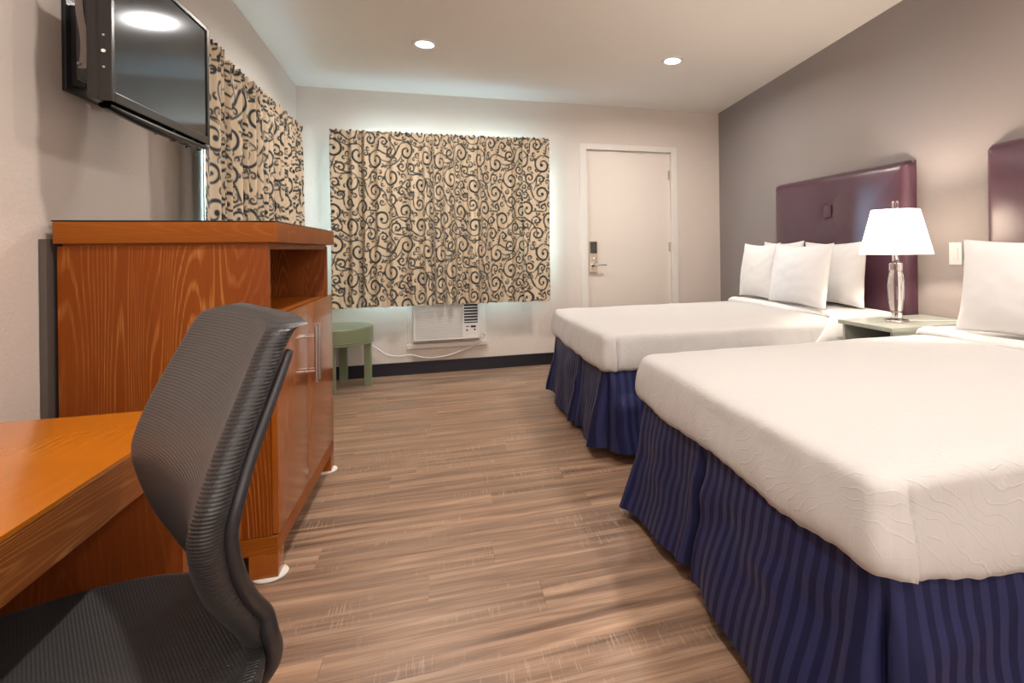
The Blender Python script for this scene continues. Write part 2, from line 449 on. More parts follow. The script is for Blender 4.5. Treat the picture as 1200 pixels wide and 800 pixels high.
# baseboards
def baseboard(name, pts, label):
    (xa, ya), (xb, yb) = pts; g = Geo()
    if abs(ya - yb) < 1e-6: g.box(xa, xb, ya - .012, ya, 0, .105, .002); g.box(xa, xb, ya - .016, ya, .095, .110, .003)
    else:
        s = 1 if xa < 0 else -1
        g.box(min(xa, xa + s * .012), max(xa, xa + s * .012), ya, yb, 0, .105, .002)
    meta(g.out(name, M['baseboard']), label, 'baseboard', kind='structure')
baseboard('baseboard_back', ((WL + .014, D), (DL - .06, D)), 'dark vinyl baseboard under the back window')
baseboard('baseboard_right', ((WR, F), (WR, D)), 'dark vinyl baseboard along the accent wall')
baseboard('baseboard_left', ((WL, F), (WL, D)), 'dark vinyl baseboard along the left wall')

# windows
def window(name, hole, axis, fixed, label):
    a0, a1, z0, z1 = hole; s = 1 if axis == 'Y' else -1
    org = ((a0 + a1) / 2, fixed, z0) if axis == 'Y' else (fixed, (a0 + a1) / 2, z0)
    root = empty(name, org, label, 'window', kind='structure')
    def bb(g, p0, p1, f0, f1, q0, q1, bev=.003):
        f0, f1 = sorted((fixed + s * f0, fixed + s * f1))
        if axis == 'Y': g.box(p0, p1, f0, f1, q0, q1, bev)
        else: g.box(f0, f1, p0, p1, q0, q1, bev)
    g = Geo()
    bb(g, a0, a1, .05, .11, z0, z0 + .045); bb(g, a0, a1, .05, .11, z1 - .045, z1)
    bb(g, a0, a0 + .045, .051, .109, z0 + .045, z1 - .045); bb(g, a1 - .045, a1, .051, .109, z0 + .045, z1 - .045)
    mid = (a0 + a1) / 2; bb(g, mid - .025, mid + .025, .051, .109, z0 + .045, z1 - .045)
    g.out('window_frame', M['white_plastic'], root)
    for (p, q) in ((a0 + .045, mid - .025), (mid + .025, a1 - .045)):
        g = Geo(); bb(g, p, q, .078, .082, z0 + .045, z1 - .045, 0); g.out('pane', M['pane'], root)
    return root
window('window_1', W1, 'Y', D, 'white framed slider window hidden behind the patterned curtain over the air conditioner')
window('window_2', W2, 'X', WL, 'white framed slider window hidden behind the left wall curtain')

# door
door = empty('door_1', ((DL + DR) / 2, D, 0), 'plain cream entry door with electronic lock beside the far bed', 'door', kind='structure')
box('door_slab', DL + .012, DR - .012, D + .022, D + .062, .006, DT - .01, M['door'], door, .002)
g = Geo()
g.box(DL - .055, DL + .012, D - .014, D + .02, 0, DT + .045, .003); g.box(DR - .012, DR + .055, D - .014, D + .02, 0, DT + .045, .003)
g.box(DL + .012, DR - .012, D - .014, D + .02, DT - .01, DT + .045, .003)
g.out('door_casing', M['trim'], door)
g = Geo(); g.box(DL, DL + .03, D + .062, D + T, 0, DT); g.box(DR - .03, DR, D + .062, D + T, 0, DT); g.box(DL + .03, DR - .03, D + .062, D + T, DT - .03, DT)
g.out('door_jamb', M['trim'], door)
for z in (1.81, 1.09, .3):
    g = Geo(); g.box(DR - .034, DR - .013, D + .012, D + .024, z - .045, z + .045, .002); g.tube([(DR - .014, D + .012, z - .048), (DR - .014, D + .012, z + .048)], .006)
    g.out('hinge', M['nickel'], door)
g = Geo(); g.box(1.358, 1.438, D + .006, D + .022, .845, 1.155, .006)
lock = g.out('lock_plate', M['nickel'], door)
g = Geo(); g.box(1.366, 1.430, D - .012, D + .006, 1.035, 1.145, .005); o = g.out('card_reader', M['black_plastic'], lock); o['label'] = 'dark card reader'
g = Geo(); g.lathe([(.012, 0), (.012, -.014), (.008, -.018)], (1.402, D + .006, .985), 16, 'Y'); g.box(1.398, 1.43, D - .024, D - .012, .981, .989, .001); g.out('thumb_turn', M['chrome'], lock)
g = Geo(); g.lathe([(.022, 0), (.022, -.008), (.012, -.012), (.010, -.05)], (1.398, D + .006, .925), 18, 'Y')
g.tube([(1.398, D - .046, .925), (1.42, D - .052, .925), (1.47, D - .052, .924), (1.515, D - .045, .922)], [.010, .009, .008, .008]); smooth_by_angle(g.out('handle', M['chrome'], lock))

# ------------------------------------------------------------------ ceiling lights
lights = [(-.096, 4.06, 'round recessed ceiling light nearer the curtained corner'), (1.727, 3.95, 'round recessed ceiling light above the far bed'),
          (-.096, 1.25, 'recessed ceiling light over the walkway, above the photograph'), (1.70, 1.22, 'recessed ceiling light over the near bed, above the photograph'),
          (-.096, -1.0, 'recessed ceiling light left behind the viewer'), (1.70, -1.0, 'recessed ceiling light right behind the viewer')]
sl = math.atan(.0566)
for (x, y, lab) in lights:
    z = ceil_z(y)
    root = empty('ceiling_light', (x, y, z), lab, 'ceiling light', 'recessed ceiling lights')
    R = Matrix.Translation((x, y, z)) @ Matrix.Rotation(-sl, 4, 'X') @ Matrix.Translation((-x, -y, -z))
    g = Geo(); g.lathe([(.060, -.001), (.062, -.008), (.074, -.010), (.086, -.006), (.088, 0.0)], (x, y, z), 40, capends=False); g.v = [R @ v for v in g.v]
    g.out('trim_ring', M['white_plastic'], root, True)
    g = Geo(); g.lathe([(.0601, -.0045), (.03, -.006), (.001, -.0065)], (x, y, z), 32); g.v = [R @ v for v in g.v]; g.out('lens', M['lens'], root, True)
    a = area_light('ceiling_lamp_glow', (0, 0, -.014), (0, 0, 0), .11, .11, LAMP_W, WARM, 'DISK', math.radians(165)); a.parent = root

# ------------------------------------------------------------------ scroll print
def make_scroll_tile(TW=.80, TH=.80, res=.0025, seed=3):
    rnd = random.Random(seed)
    circ = []
    def fits(x, y, r, slack):
        for (a, b, q) in circ:
            dx = abs(x - a); dx = min(dx, TW - dx); dy = abs(y - b); dy = min(dy, TH - dy)
            if math.hypot(dx, dy) < (r + q) * slack: return False
        return True
    for (rad, tries, slack) in ((.098, 500, 1.04), (.066, 900, 1.0), (.046, 2500, .93), (.031, 4000, .90), (.021, 5000, .92)):
        for _ in range(tries):
            x, y = rnd.random() * TW, rnd.random() * TH; r = rad * rnd.uniform(.92, 1.08)
            if fits(x, y, r, slack): circ.append((x, y, r))
    P = []
    for (cx, cy, r) in circ:
        sgn = rnd.choice((-1, 1)); a0 = rnd.random() * 2 * PI
        turns = (1.35 if r > .05 else 1.15 if r > .027 else .9) * 2 * PI; ro = r * .88
        wmax = .0078 if r > .075 else .0070 if r > .04 else .0056
        n = int(40 + r * 900)
        for i in range(n + 1):
            t = i / n; rr = ro * (1 - t) ** .8 * .86 + ro * .14
            a = a0 + sgn * turns * t
            w = wmax * (.45 + .55 * math.sin(PI * min(1, t * 1.1)) )
            if t > .9: w = max(w, r * .13 * (t - .9) * 10)
            P.append((cx + rr * math.cos(a), cy + rr * math.sin(a), w))
        if r > .037:   # tail sweeping away, plus small hooks on the outer arc
            ex, ey = cx + ro * math.cos(a0), cy + ro * math.sin(a0); h = a0 - sgn * PI / 2
            L = r * rnd.uniform(2.0, 3.0); k = sgn * rnd.uniform(5, 11)
            m = int(L / .0015)
            for i in range(m):
                h += (k if i > m * .25 else -k * .3) * L / m
                ex += math.cos(h) * L / m; ey += math.sin(h) * L / m
                P.append((ex, ey, wmax * (.8 - .4 * i / m)))
            for q in range(3):
                a = a0 + sgn * (1.0 + 1.7 * q + rnd.uniform(-.3, .3)); hx, hy = cx + ro * .97 * math.cos(a), cy + ro * .97 * math.sin(a); h = a + sgn * .7
                Lh = r * .38
                for i in range(14):
                    h += sgn * 2.6 / 14; hx += math.cos(h) * Lh / 14; hy += math.sin(h) * Lh / 14
                    P.append((hx, hy, wmax * (.9 - .55 * i / 14)))
    P = np.array(P, dtype=np.float32); P[:, 2] *= 1.22
    nx, ny = int(TW / res), int(TH / res)
    F_ = np.full((ny, nx), .05, np.float32)
    K = 10
    for (px, py, pw) in P:
        ix, iy = int(px / res), int(py / res)
        xs = np.arange(ix - K, ix + K + 1); ys = np.arange(iy - K, iy + K + 1)
        d = np.sqrt((xs[None, :] * res - px) ** 2 + (ys[:, None] * res - py) ** 2) - pw
        sub = np.ix_(ys % ny, xs % nx)
        F_[sub] = np.minimum(F_[sub], d)
    return F_, res
SCROLL, SRES = make_scroll_tile()
def sample_scroll(u, v):
    ny, nx = SCROLL.shape
    x = u / SRES; y = v / SRES; x0 = np.floor(x).astype(int); y0 = np.floor(y).astype(int); fx = x - x0; fy = y - y0
    g = lambda a, b: SCROLL[b % ny, a % nx]
    return (g(x0, y0) * (1 - fx) + g(x0 + 1, y0) * fx) * (1 - fy) + (g(x0, y0 + 1) * (1 - fx) + g(x0 + 1, y0 + 1) * fx) * fy

def curtain_panel(name, parent, axis, a0, a1, ztop, zbot, fixed, amp, nu, nv, seed, folds, header, uoff=0., sgn=-1, slant=0.):
    """hanging cloth; axis 'Y' runs in x at y=fixed, axis 'X' runs in y at x=fixed."""
    rs = np.random.RandomState(seed)
    s = np.linspace(0, 1, nu); t = np.linspace(0, 1, nv)           # t: 0 top, 1 bottom
    Lw = a1 - a0; X = s * Lw
    # irregular fold phase
    ctrl = rs.uniform(.6, 1.45, folds + 2); ph = np.interp(s, np.linspace(0, 1, folds + 2), np.cumsum(ctrl)); ph = (ph - ph[0]) / (ph[-1] - ph[0]) * folds * 2 * PI
    am = np.interp(s, np.linspace(0, 1, folds * 2 + 1), rs.uniform(.45, 1.25, folds * 2 + 1))
    low = np.sin(ph) * am + .35 * np.sin(2 * ph + 1.1) * am[::-1]
    ph2 = np.interp(s, np.linspace(0, 1, 41), np.cumsum(rs.uniform(.5, 1.5, 41))); ph2 = ph2 / ph2[-1] * Lw / .045 * 2 * PI
    hi = np.sin(ph2)
    S, Tt = np.meshgrid(s, t)
    hz = np.exp(-(Tt * (ztop - zbot) / .11) ** 2)
    drift = .25 * np.sin(ph[None, :] * 1.0 + 2.0 * Tt + .8)
    off = amp * ((1 - .75 * hz) * (.55 + .45 * Tt) * (low[None, :] + drift)) + header * hz * hi[None, :] + header * .35 * (1 - hz) * hi[None, :] * np.exp(-Tt * 3)
    # cinch at rod line
    rod = np.exp(-((Tt * (ztop - zbot) - .055) / .02) ** 2) * header * .8
    off = off + sgn * 0 - rod * .5
    Z = ztop - Tt * (ztop - zbot) + .006 * hz * hi[None, :] + .004 * np.sin(ph[None, :] + 1) * Tt
    A = a0 + S * Lw + .010 * np.sin(Tt * 3 + S * 9) * Tt
    if axis == 'Y': co = np.stack([A, fixed + sgn * off, Z], -1)
    else: co = np.stack([fixed + sgn * off + slant * S, A, Z], -1)
    dl = np.sqrt(np.diff(X) ** 2 + np.diff(off[nv // 2]) ** 2); arc = np.concatenate([[0], np.cumsum(dl)]) + uoff
    sv = sample_scroll(np.broadcast_to(arc[None, :], S.shape), (ztop - Z) + 0 * S)
    co = co.reshape(-1, 3); org = worg(parent); co = co - np.array(org)
    me = bpy.data.meshes.new(name); idx = np.arange(nu * nv).reshape(nv, nu)
    q = np.stack([idx[:-1, :-1], idx[:-1, 1:], idx[1:, 1:], idx[1:, :-1]], -1).reshape(-1, 4)
    me.vertices.add(len(co)); me.vertices.foreach_set('co', co.astype(np.float32).ravel())
    me.loops.add(q.size); me.loops.foreach_set('vertex_index', q.ravel().astype(np.int32))
    me.polygons.add(len(q)); me.polygons.foreach_set('loop_start', np.arange(0, q.size, 4, dtype=np.int32))
    me.polygons.foreach_set('use_smooth', np.ones(len(q), bool))
    me.update(calc_edges=True); me.materials.append(M['curtain'])
    at = me.attributes.new('scroll', 'FLOAT', 'POINT'); at.data.foreach_set('value', sv.astype(np.float32).ravel() * 1.0)
    o = bpy.data.objects.new(name, me); COL.objects.link(o); o.parent = parent
    return o

cy = D - .15
c1 = empty('curtain', (.04, cy, 2.06), 'wide cream curtain with dark scroll print on the back wall above the air conditioner', 'curtain')
curtain_panel('curtain_panel', c1, 'Y', -.868, .795, 2.085, .612, cy, .040, 520, 420, 11, 15, .006)
curtain_panel('curtain_panel', c1, 'Y', .70, .945, 2.085, .612, cy - .024, .012, 100, 420, 5, 3, .006, uoff=.3)
g = Geo(); g.tube([(-.86, cy + .03, 2.035), (.94, cy + .03, 2.035)], .009)
for x in (-.80, .04, .88): g.tube([(x, cy + .03, 2.035), (x, D, 2.035)], .006)
g.out('curtain_rod', M['white_plastic'], c1, True)
cx = WL + .10
c2 = empty('curtain', (cx, 3.9, 2.03), 'cream curtain with dark scroll print and ruffled header on the left wall beside the television', 'curtain')
curtain_panel('curtain_panel', c2, 'X', 3.085, 4.87, 2.065, .62, cx, .030, 520, 400, 23, 16, .012, uoff=.3, sgn=1)
curtain_panel('curtain_panel', c2, 'X', 2.88, 3.13, 2.065, 1.195, cx + .03, .012, 80, 260, 29, 2, .012, uoff=.05, sgn=1)
curtain_panel('leak_blocker', c2, 'X', 2.878, 3.24, 2.064, 1.195, cx + .030, .002, 60, 240, 31, 1, .003, uoff=.7, sgn=1, slant=-.124)  # added hidden strip of cloth, slanted to stop window light leaking past the edge
g = Geo(); g.tube([(cx - .04, 2.96, 2.01), (cx - .04, 4.86, 2.01)], .009)
for y in (3.0, 3.9, 4.8): g.tube([(cx - .04, y, 2.01), (WL, y, 2.01)], .006)
g.out('curtain_rod', M['white_plastic'], c2, True)

# ------------------------------------------------------------------ air conditioner
ax0, ax1, az0, az1, ay = -.243, .312, .300, .70, D - .10
ac = empty('air_conditioner', (.04, D, .25), 'white window air conditioner with louvred grille under the back curtain', 'air conditioner')
g = Geo(); g.box(ax0, ax1, ay + .012, D, az0, az1, .006); g.out('housing', M['white_plastic'], ac)
g = Geo()   # wall frame
g.box(-.292, ax0 - .004, D - .02, D, .245, .74, .003); g.box(ax1 + .004, .375, D - .02, D, .245, .74, .003)
g.box(-.302, .385, D - .028, D, .225, .262, .004); g.out('wall_sleeve_trim', M['trim'], ac)
g = Geo(); g.box(ax0, ax0 + .016, ay, ay + .012, az0, az1, .003); g.box(.165, .182, ay, ay + .012, az0, az1, .003); g.box(ax1 - .014, ax1, ay, ay + .012, az0, az1, .003)
g.box(ax0 + .016, .165, ay, ay + .012, az0, az0 + .016, .003); g.box(.182, ax1 - .014, ay, ay + .012, az0, az0 + .02, .003); g.box(.182, ax1 - .014, ay, ay + .012, .425, .436, .002)
g.out('front_bezel', M['white_plastic'], ac)
zz = az0 + .022
while zz < az1 - .01:
    g = Geo(); g.box(ax0 + .016, .165, ay + .001, ay + .010, zz, zz + .010, .0015); g.out('louvre', M['white_plastic'], ac); zz += .0175
g = Geo(); g.box(.182, ax1 - .014, ay + .006, ay + .014, .436, az1, 0); g.out('vent_recess', M['dark_slot'], ac)
zz = .448
while zz < az1 - .01:
    g = Geo(); g.box(.184, ax1 - .016, ay - .002, ay + .006, zz, zz + .007, .001); g.out('vent_vane', M['white_plastic'], ac); zz += .026
g = Geo(); g.box(.182, ax1 - .014, ay + .003, ay + .011, az0 + .02, .425, .001); pn = g.out('control_panel', M['white_plastic'], ac)
g = Geo(); g.box(.238, .282, ay + .0005, ay + .003, .396, .414, .001); g.out('display', M['black_plastic'], pn)
for (x, z, w) in ((.21, .407, .014), (.205, .374, .007), (.272, .378, .007)):
    g = Geo(); g.box(x - w, x + w, ay, ay + .003, z - .004 if w > .01 else z - .007, z + .004 if w > .01 else z + .007, .001); g.out('button', M['black_plastic'], pn)
g = Geo(); cp = [(.335, D - .10, .345), (.36, D - .06, .315), (.33, D - .05, .275), (.25, D - .045, .225), (.15, D - .045, .185), (.05, D - .04, .155), (-.07, D - .04, .140), (-.17, D - .04, .150), (-.27, D - .04, .178), (-.36, D - .045, .172), (-.46, D - .05, .195), (-.55, D - .05, .26), (-.62, D - .03, .30), (-.70, D - .02, .30)]
def spline(P, n=8):
    P = [Vector(p) for p in P]; out = []
    for i in range(len(P) - 1):
        a, b, c, d = P[max(i - 1, 0)], P[i], P[i + 1], P[min(i + 2, len(P) - 1)]
        for k in range(n):
            t = k / n; out.append(.5 * ((2 * b) + (c - a) * t + (2 * a - 5 * b + 4 * c - d) * t * t + (3 * b - a - 3 * c + d) * t ** 3))
    out.append(P[-1]); return out
g.tube(spline(cp), .0055, 8); o = g.out('power_cord', M['white_plastic'], ac, True)

# ------------------------------------------------------------------ green round stool under the curtain
st = empty('side_table', (-.805, 4.852, 0), 'small sage green round table in the corner under the back curtain', 'table')
g = Geo(); g.lathe([(.258, .350), (.264, .354), (.264, .478), (.258, .485), (.001, .486)], (-.805, 4.852, 0), 56)
smooth_by_angle(g.out('table_top', M['green'], st))
g = Geo(); g.lathe([(.2645, .372), (.2665, .374), (.2665, .379), (.2645, .381)], (-.805, 4.852, 0), 56, capends=False); g.out('bead_moulding', M['green'], st, True)
for k in range(4):
    a = math.radians(-2 + 90 * k); cxk, cyk = -.805 + .225 * math.cos(a), 4.852 + .225 * math.sin(a)
    R = Matrix.Translation((cxk, cyk, 0)) @ Matrix.Rotation(a, 4, 'Z')
    g = Geo(); g.box(-.026, .026, -.03, -.03 * -1, 0, .352, .004, rot=R); g.out('leg', M['green'], st)

# ------------------------------------------------------------------ television cabinet
cb = empty('tv_cabinet', (-.82, 2.57, 0), 'cherry stained wooden cabinet with open shelf and two doors under the television', 'cabinet')
CX0, CX1, CY0, CY1 = -1.108, -.548, 2.074, 3.055
box('top_board', CX0 - .004, CX1 + .028, CY0 - .012, CY1 + .012, 1.114, 1.180, M['wood_x'], cb, .003)
box('glass_top', CX0 - .008, CX1 + .024, CY0 - .010, CY1 + .010, 1.180, 1.185, M['glass_black'], cb, .001)
box('side_panel', CX0, CX1, CY0, CY0 + .022, .145, 1.106, M['wood_z'], cb, .002)
box('side_panel', CX0, CX1, CY1 - .022, CY1, .145, 1.106, M['wood_z'], cb, .002)
box('top_rail', CX0 + .01, CX1 - .004, CY0 + .008, CY1 - .008, 1.092, 1.114, M['wood_x'], cb, .001)
box('back_panel', CX0, CX0 + .015, CY0 + .022, CY1 - .022, .16, 1.092, M['wood_z'], cb, .001)
box('shelf', CX0 + .015, CX1 + .012, CY0 + .022, CY1 - .022, .835, .862, M['wood_y'], cb, .001)
box('bottom_board', CX0 + .015, CX1 - .005, CY0 + .022, CY1 - .022, .15, .172, M['wood_y'], cb, .001)
mid = 2.512
for (a, b, hy, lab) in ((CY0 + .004, mid - .0015, 2.484, 'near door'), (mid + .0015, CY1 - .004, 2.540, 'far door')):
    d = box('cabinet_door', CX1 + .001, CX1 + .020, a, b, .148, .868, M['wood_door'], cb, .0015)
    g = Geo(); hx = CX1 + .058; g.tube([(hx, hy, .555), (hx, hy, .785)], .0065, 14)
    for z in (.60, .74): g.tube([(CX1 + .0195, hy, z), (hx, hy, z)], .0045, 10)
    smooth_by_angle(g.out('handle', M['steel'], d))
# plinth with cut-out feet
g = Geo(); g.box(CX0, CX1 + .018, CY0 - .002, CY0 + .020, .085, .143, .002); g.box(CX1 - .004, CX1 + .018, CY0 + .020, CY1 - .018, .085, .143, .002)
g.box(CX0, CX1 + .018, CY1 - .018, CY1 + .002, .085, .143, .002); g.box(CX0, CX0 + .02, CY0 + .020, CY1 - .018, .085, .143, .002)
g.out('plinth', M['wood_x'], cb)
for (x0, x1) in ((CX0, CX0 + .085), (CX1 - .067, CX1 + .018)):
    for (y0_, y1_) in ((CY0 - .002, CY0 + .07), (CY1 - .068, CY1 + .002)):
        f = box('foot', x0, x1, y0_, y1_, .008, .0855, M['wood_door'], cb, .002)
        xc, yc = (x0 + x1) / 2 + .01, (y0_ + y1_) / 2
        g = Geo(); g.lathe([(.052, 0), (.055, .003), (.052, .008)], (xc, yc, 0), 28); g.out('glide', M['felt'], f, True)
# dark panel leaning between the wall and the cabinet
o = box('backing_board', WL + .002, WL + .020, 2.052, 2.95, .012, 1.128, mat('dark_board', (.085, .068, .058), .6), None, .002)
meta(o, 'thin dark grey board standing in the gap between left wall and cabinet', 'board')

# ------------------------------------------------------------------ television
TX, TY0, TY1, TZ0, TZ1 = -.888, 1.905, 2.598, 1.515, 1.985
tv = empty('television', (WL, (TY0 + TY1) / 2, TZ0), 'black flat television on a bracket high on the left wall', 'television')
g = Geo(); B = .018
g.box(TX - .030, TX, TY0, TY0 + B, TZ0, TZ1, .003); g.box(TX - .030, TX, TY1 - B, TY1, TZ0, TZ1, .003)
g.box(TX - .030, TX, TY0 + B, TY1 - B, TZ1 - B, TZ1, .003); g.box(TX - .030, TX, TY0 + B, TY1 - B, TZ0, TZ0 + .03, .003)
g.out('bezel', M['tv_plastic'], tv)
g = Geo(); g.box(TX - .012, TX - .005, TY0 + B, TY1 - B, TZ0 + .03, TZ1 - B, .0); g.out('screen', M['screen'], tv)
g = Geo(); g.box(TX - .062, TX - .030, TY0 + .004, TY1 - .004, TZ0 + .006, TZ1 - .006, .010); g.box(TX - .095, TX - .062, TY0 + .14, TY1 - .14, TZ0 + .08, TZ1 - .08, .012)
g.out('rear_housing', M['tv_plastic'], tv)
# curved speaker lip below
def lip(u, v):
    y = TY0 + .01 + u * (TY1 - TY0 - .02); dep = .012 + .012 * math.sin(PI * u)
    a = v * 2 * PI
    return (TX - .022 + .016 * math.cos(a), y, TZ0 - .004 - dep * .5 + (dep * .5 + .004) * math.sin(a))
g = Geo(); g.grid(lip, 40, 13); g.out('speaker_lip', M['tv_plastic'], tv, True)
for z in (1.70, 1.61, 1.935):
    g = Geo(); g.lathe([(.003, .0), (.003, -.0015)], (TX - .018, TY0, z), 10, 'Y'); g.out('screw', M['steel'], tv)
g = Geo(); g.lathe([(.005, .0), (.005, -.003)], (TX - .018, TY0, 1.655), 12, 'Y'); g.out('socket_plug', M['white_plastic'], tv)
mt = Geo(); mt.box(WL, WL + .012, 2.17, 2.46, 1.60, 1.90, .003); mt.box(WL + .012, WL + .05, 2.19, 2.23, 1.62, 1.88, .004); mt.box(WL + .012, WL + .05, 2.40, 2.44, 1.62, 1.88, .004)
mt.tube([(WL + .05, 2.21, 1.75), (TX - .10, 2.25, 1.75)], .016); mt.tube([(WL + .05, 2.42, 1.75), (TX - .10, 2.25, 1.75)], .016)
mt.box(TX - .115, TX - .093, 2.10, 2.40, 1.64, 1.86, .004); mt.out('wall_bracket', M['black_plastic'], tv)
g = Geo(); rails = []
for i in range(25):
    t = i / 24; rails.append((WL + .183 + .006 * math.sin(t * 9), 1.93, 1.608 + .36 * t))
for i in range(24):
    a, b = rails[i], rails[i + 1]
    g.add([(a[0] - .018, a[1] - .002, a[2]), (a[0], a[1] - .002, a[2]), (b[0], b[1] - .002, b[2]), (b[0] - .018, b[1] - .002, b[2]),
           (a[0] - .018, a[1] + .002, a[2]), (a[0], a[1] + .002, a[2]), (b[0], b[1] + .002, b[2]), (b[0] - .018, b[1] + .002, b[2])],
          [[0, 1, 2, 3], [7, 6, 5, 4], [1, 5, 6, 2], [0, 3, 7, 4]])
g.tube([(WL + .168, 1.932, 1.62), (WL + .168, 1.922, 1.62)], .004)
g.tube([(WL + .168, 1.934, 1.82), (WL + .168, 2.12, 1.82)], .008)
g.out('bracket_arm', mat('grey_metal', (.16, .14, .13), .35, .7), tv)
g = Geo(); g.box(WL + .13, TX - .062, 1.985, 2.52, 1.59, 1.93, .01); g.out('rear_electronics', M['black_plastic'], tv)
# cable bundle under the set
g = Geo(); rnd = random.Random(5)
for k in range(7):
    pts = []; y = 2.20 + .05 * k
    for i in range(7):
        pts.append((TX - .035 + rnd.uniform(-.015, .02), y + i * .028 * (1 if k % 2 else .8), TZ0 - .018 + rnd.uniform(-.016, .012) + .012 * abs(i - 3) / 3))
    g.tube(spline(pts, 6), .0038, 7)
g.out('cable_bundle', M['black_plastic'], tv, True)

# ------------------------------------------------------------------ desk
dk = empty('desk', (-.82, .30, 0), 'cherry wood desk with thick top in the lower left corner under the chair', 'desk')
DX1, DY0, DY1 = -.500, -.75, 1.40
box('desk_top', WL + .004, DX1, DY0, DY1, .742, .750, M['wood_desk'], dk, .002)
g = Geo(); g.box(DX1 - .022, DX1 - .0005, DY0, DY1, .665, .742, .003); g.box(WL + .004, DX1 - .022, DY1 - .022, DY1 - .0005, .665, .742, .002); g.box(WL + .004, DX1 - .022, DY0, DY0 + .022, .665, .742, .002)
g.out('edge_band', M['wood_edge'], dk)
g = Geo(); g.box(WL + .004, DX1 - .022, DY0 + .022, DY1 - .022, .700, .741); g.out('core_board', M['wood_dark'], dk)
box('end_panel', WL + .02, DX1 - .018, DY1 - .052, DY1 - .012, .006, .6995, M['wood_dark'], dk, .002)
box('end_panel', WL + .02, DX1 - .018, DY0 + .012, DY0 + .052, .006, .6995, M['wood_dark'], dk, .002)
box('modesty_panel', WL + .02, WL + .04, DY0 + .052, DY1 - .052, .25, .6995, M['wood_dark'], dk, .002)

# ------------------------------------------------------------------ headboards
def headboard(y0, y1, label, group='upholstered headboards'):
    x1 = WR - .001; z0, z1 = .10, 1.597; th = .085; rc = .045
    yc = (y0 + y1) / 2; root = empty('headboard', (WR, yc, z0), label, 'headboard', group)
    bz = 1.325
    nu, nv = 90, 90
    def fr(u, v):
        # front puff; remap to concentrate at the rim
        a = (u * 2 - 1); b = (v * 2 - 1)
        yy = math.copysign(1 - (1 - abs(a)) ** 1.7, a) if True else a; zz_ = math.copysign(1 - (1 - abs(b)) ** 1.7, b)
        # rounded corners
        hw, hh = (y1 - y0) / 2, (z1 - z0) / 2
        Y = yy * hw; Z = zz_ * hh
        dy, dz = abs(Y) - (hw - rc), abs(Z) - (hh - rc)
        if dy > 0 and dz > 0:
            L = math.hypot(dy, dz); m = max(dy, dz)
            k = m / L
            Y = math.copysign(hw - rc + dy * k, Y); Z = math.copysign(hh - rc + dz * k, Z)
            e = rc - m
        else: e = min(hw - abs(Y), hh - abs(Z))
        e = max(e, 0)
        puff = th * (1 - math.exp(-e / .016)) * .72 + .028 * (1 - math.exp(-e / .16))
        wy, wz = yc - Y, (z0 + z1) / 2 + Z
        q = math.hypot(wy - yc, wz - bz)
        puff -= .030 * math.exp(-(q / .035) ** 2) + .012 * math.exp(-(q / .10) ** 2)
        an = math.atan2(wz - bz, wy - yc)
        puff -= .004 * math.exp(-((q - .11) / .08) ** 2) * max(0, math.cos(an * 4 + PI)) ** 6
        return (x1 - .015 - puff, wy, wz)
    g = Geo(); g.grid(fr, nu, nv)
    g.out('cushion_front', M['leather'], root, True)
    g = Geo(); g.box(x1 - .018, x1, y0 + .002, y1 - .002, z0, z1 - .003, .008); g.out('back_board', M['leather'], root)
    xb = fr(.5, .5)[0]; xb = x1 - .015 - .075
    g = Geo(); R = Matrix.Identity(4)
    g.box(xb - .006, xb + .02, yc - .040, yc + .040, bz - .045, bz + .045, .007); smooth_by_angle(g.out('tuft_button', M['leather'], root), 60)
    return root
headboard(2.654, 4.054, 'plum leather headboard with square button, behind the far bed')
headboard(.772, 2.172, 'plum leather headboard cut by the right edge, behind the near bed')

# ------------------------------------------------------------------ beds
def rr_perimeter(x0, x1, y0, y1, r, step):
    """counter-clockwise rounded rectangle: list of (x, y, nx, ny, s)"""
    P = []
    segs = [((x0 + r, y0), (x1 - r, y0), (0, -1)), ((x1, y0 + r), (x1, y1 - r), (1, 0)), ((x1 - r, y1), (x0 + r, y1), (0, 1)), ((x0, y1 - r), (x0, y0 + r), (-1, 0))]
    cs = [(x1 - r, y0 + r, -PI / 2), (x1 - r, y1 - r, 0), (x0 + r, y1 - r, PI / 2), (x0 + r, y0 + r, PI)]
    s = 0
    for (a, b, nrm), (cx_, cy_, a0) in zip(segs, cs):
        L = math.hypot(b[0] - a[0], b[1] - a[1]); n = max(2, int(L / step))
        for i in range(n):
            t = i / n; P.append((a[0] + (b[0] - a[0]) * t, a[1] + (b[1] - a[1]) * t, nrm[0], nrm[1], s + L * t))
        s += L; n = max(4, int(r * PI / 2 / step))
        for i in range(n):
            an = a0 + PI / 2 * i / n; P.append((cx_ + r * math.cos(an), cy_ + r * math.sin(an), math.cos(an), math.sin(an), s + r * PI / 2 * i / n))
        s += r * PI / 2
    return P

def nz(x, y, z, s=1.0): return noise.noise(Vector((x * s, y * s, z * s)))

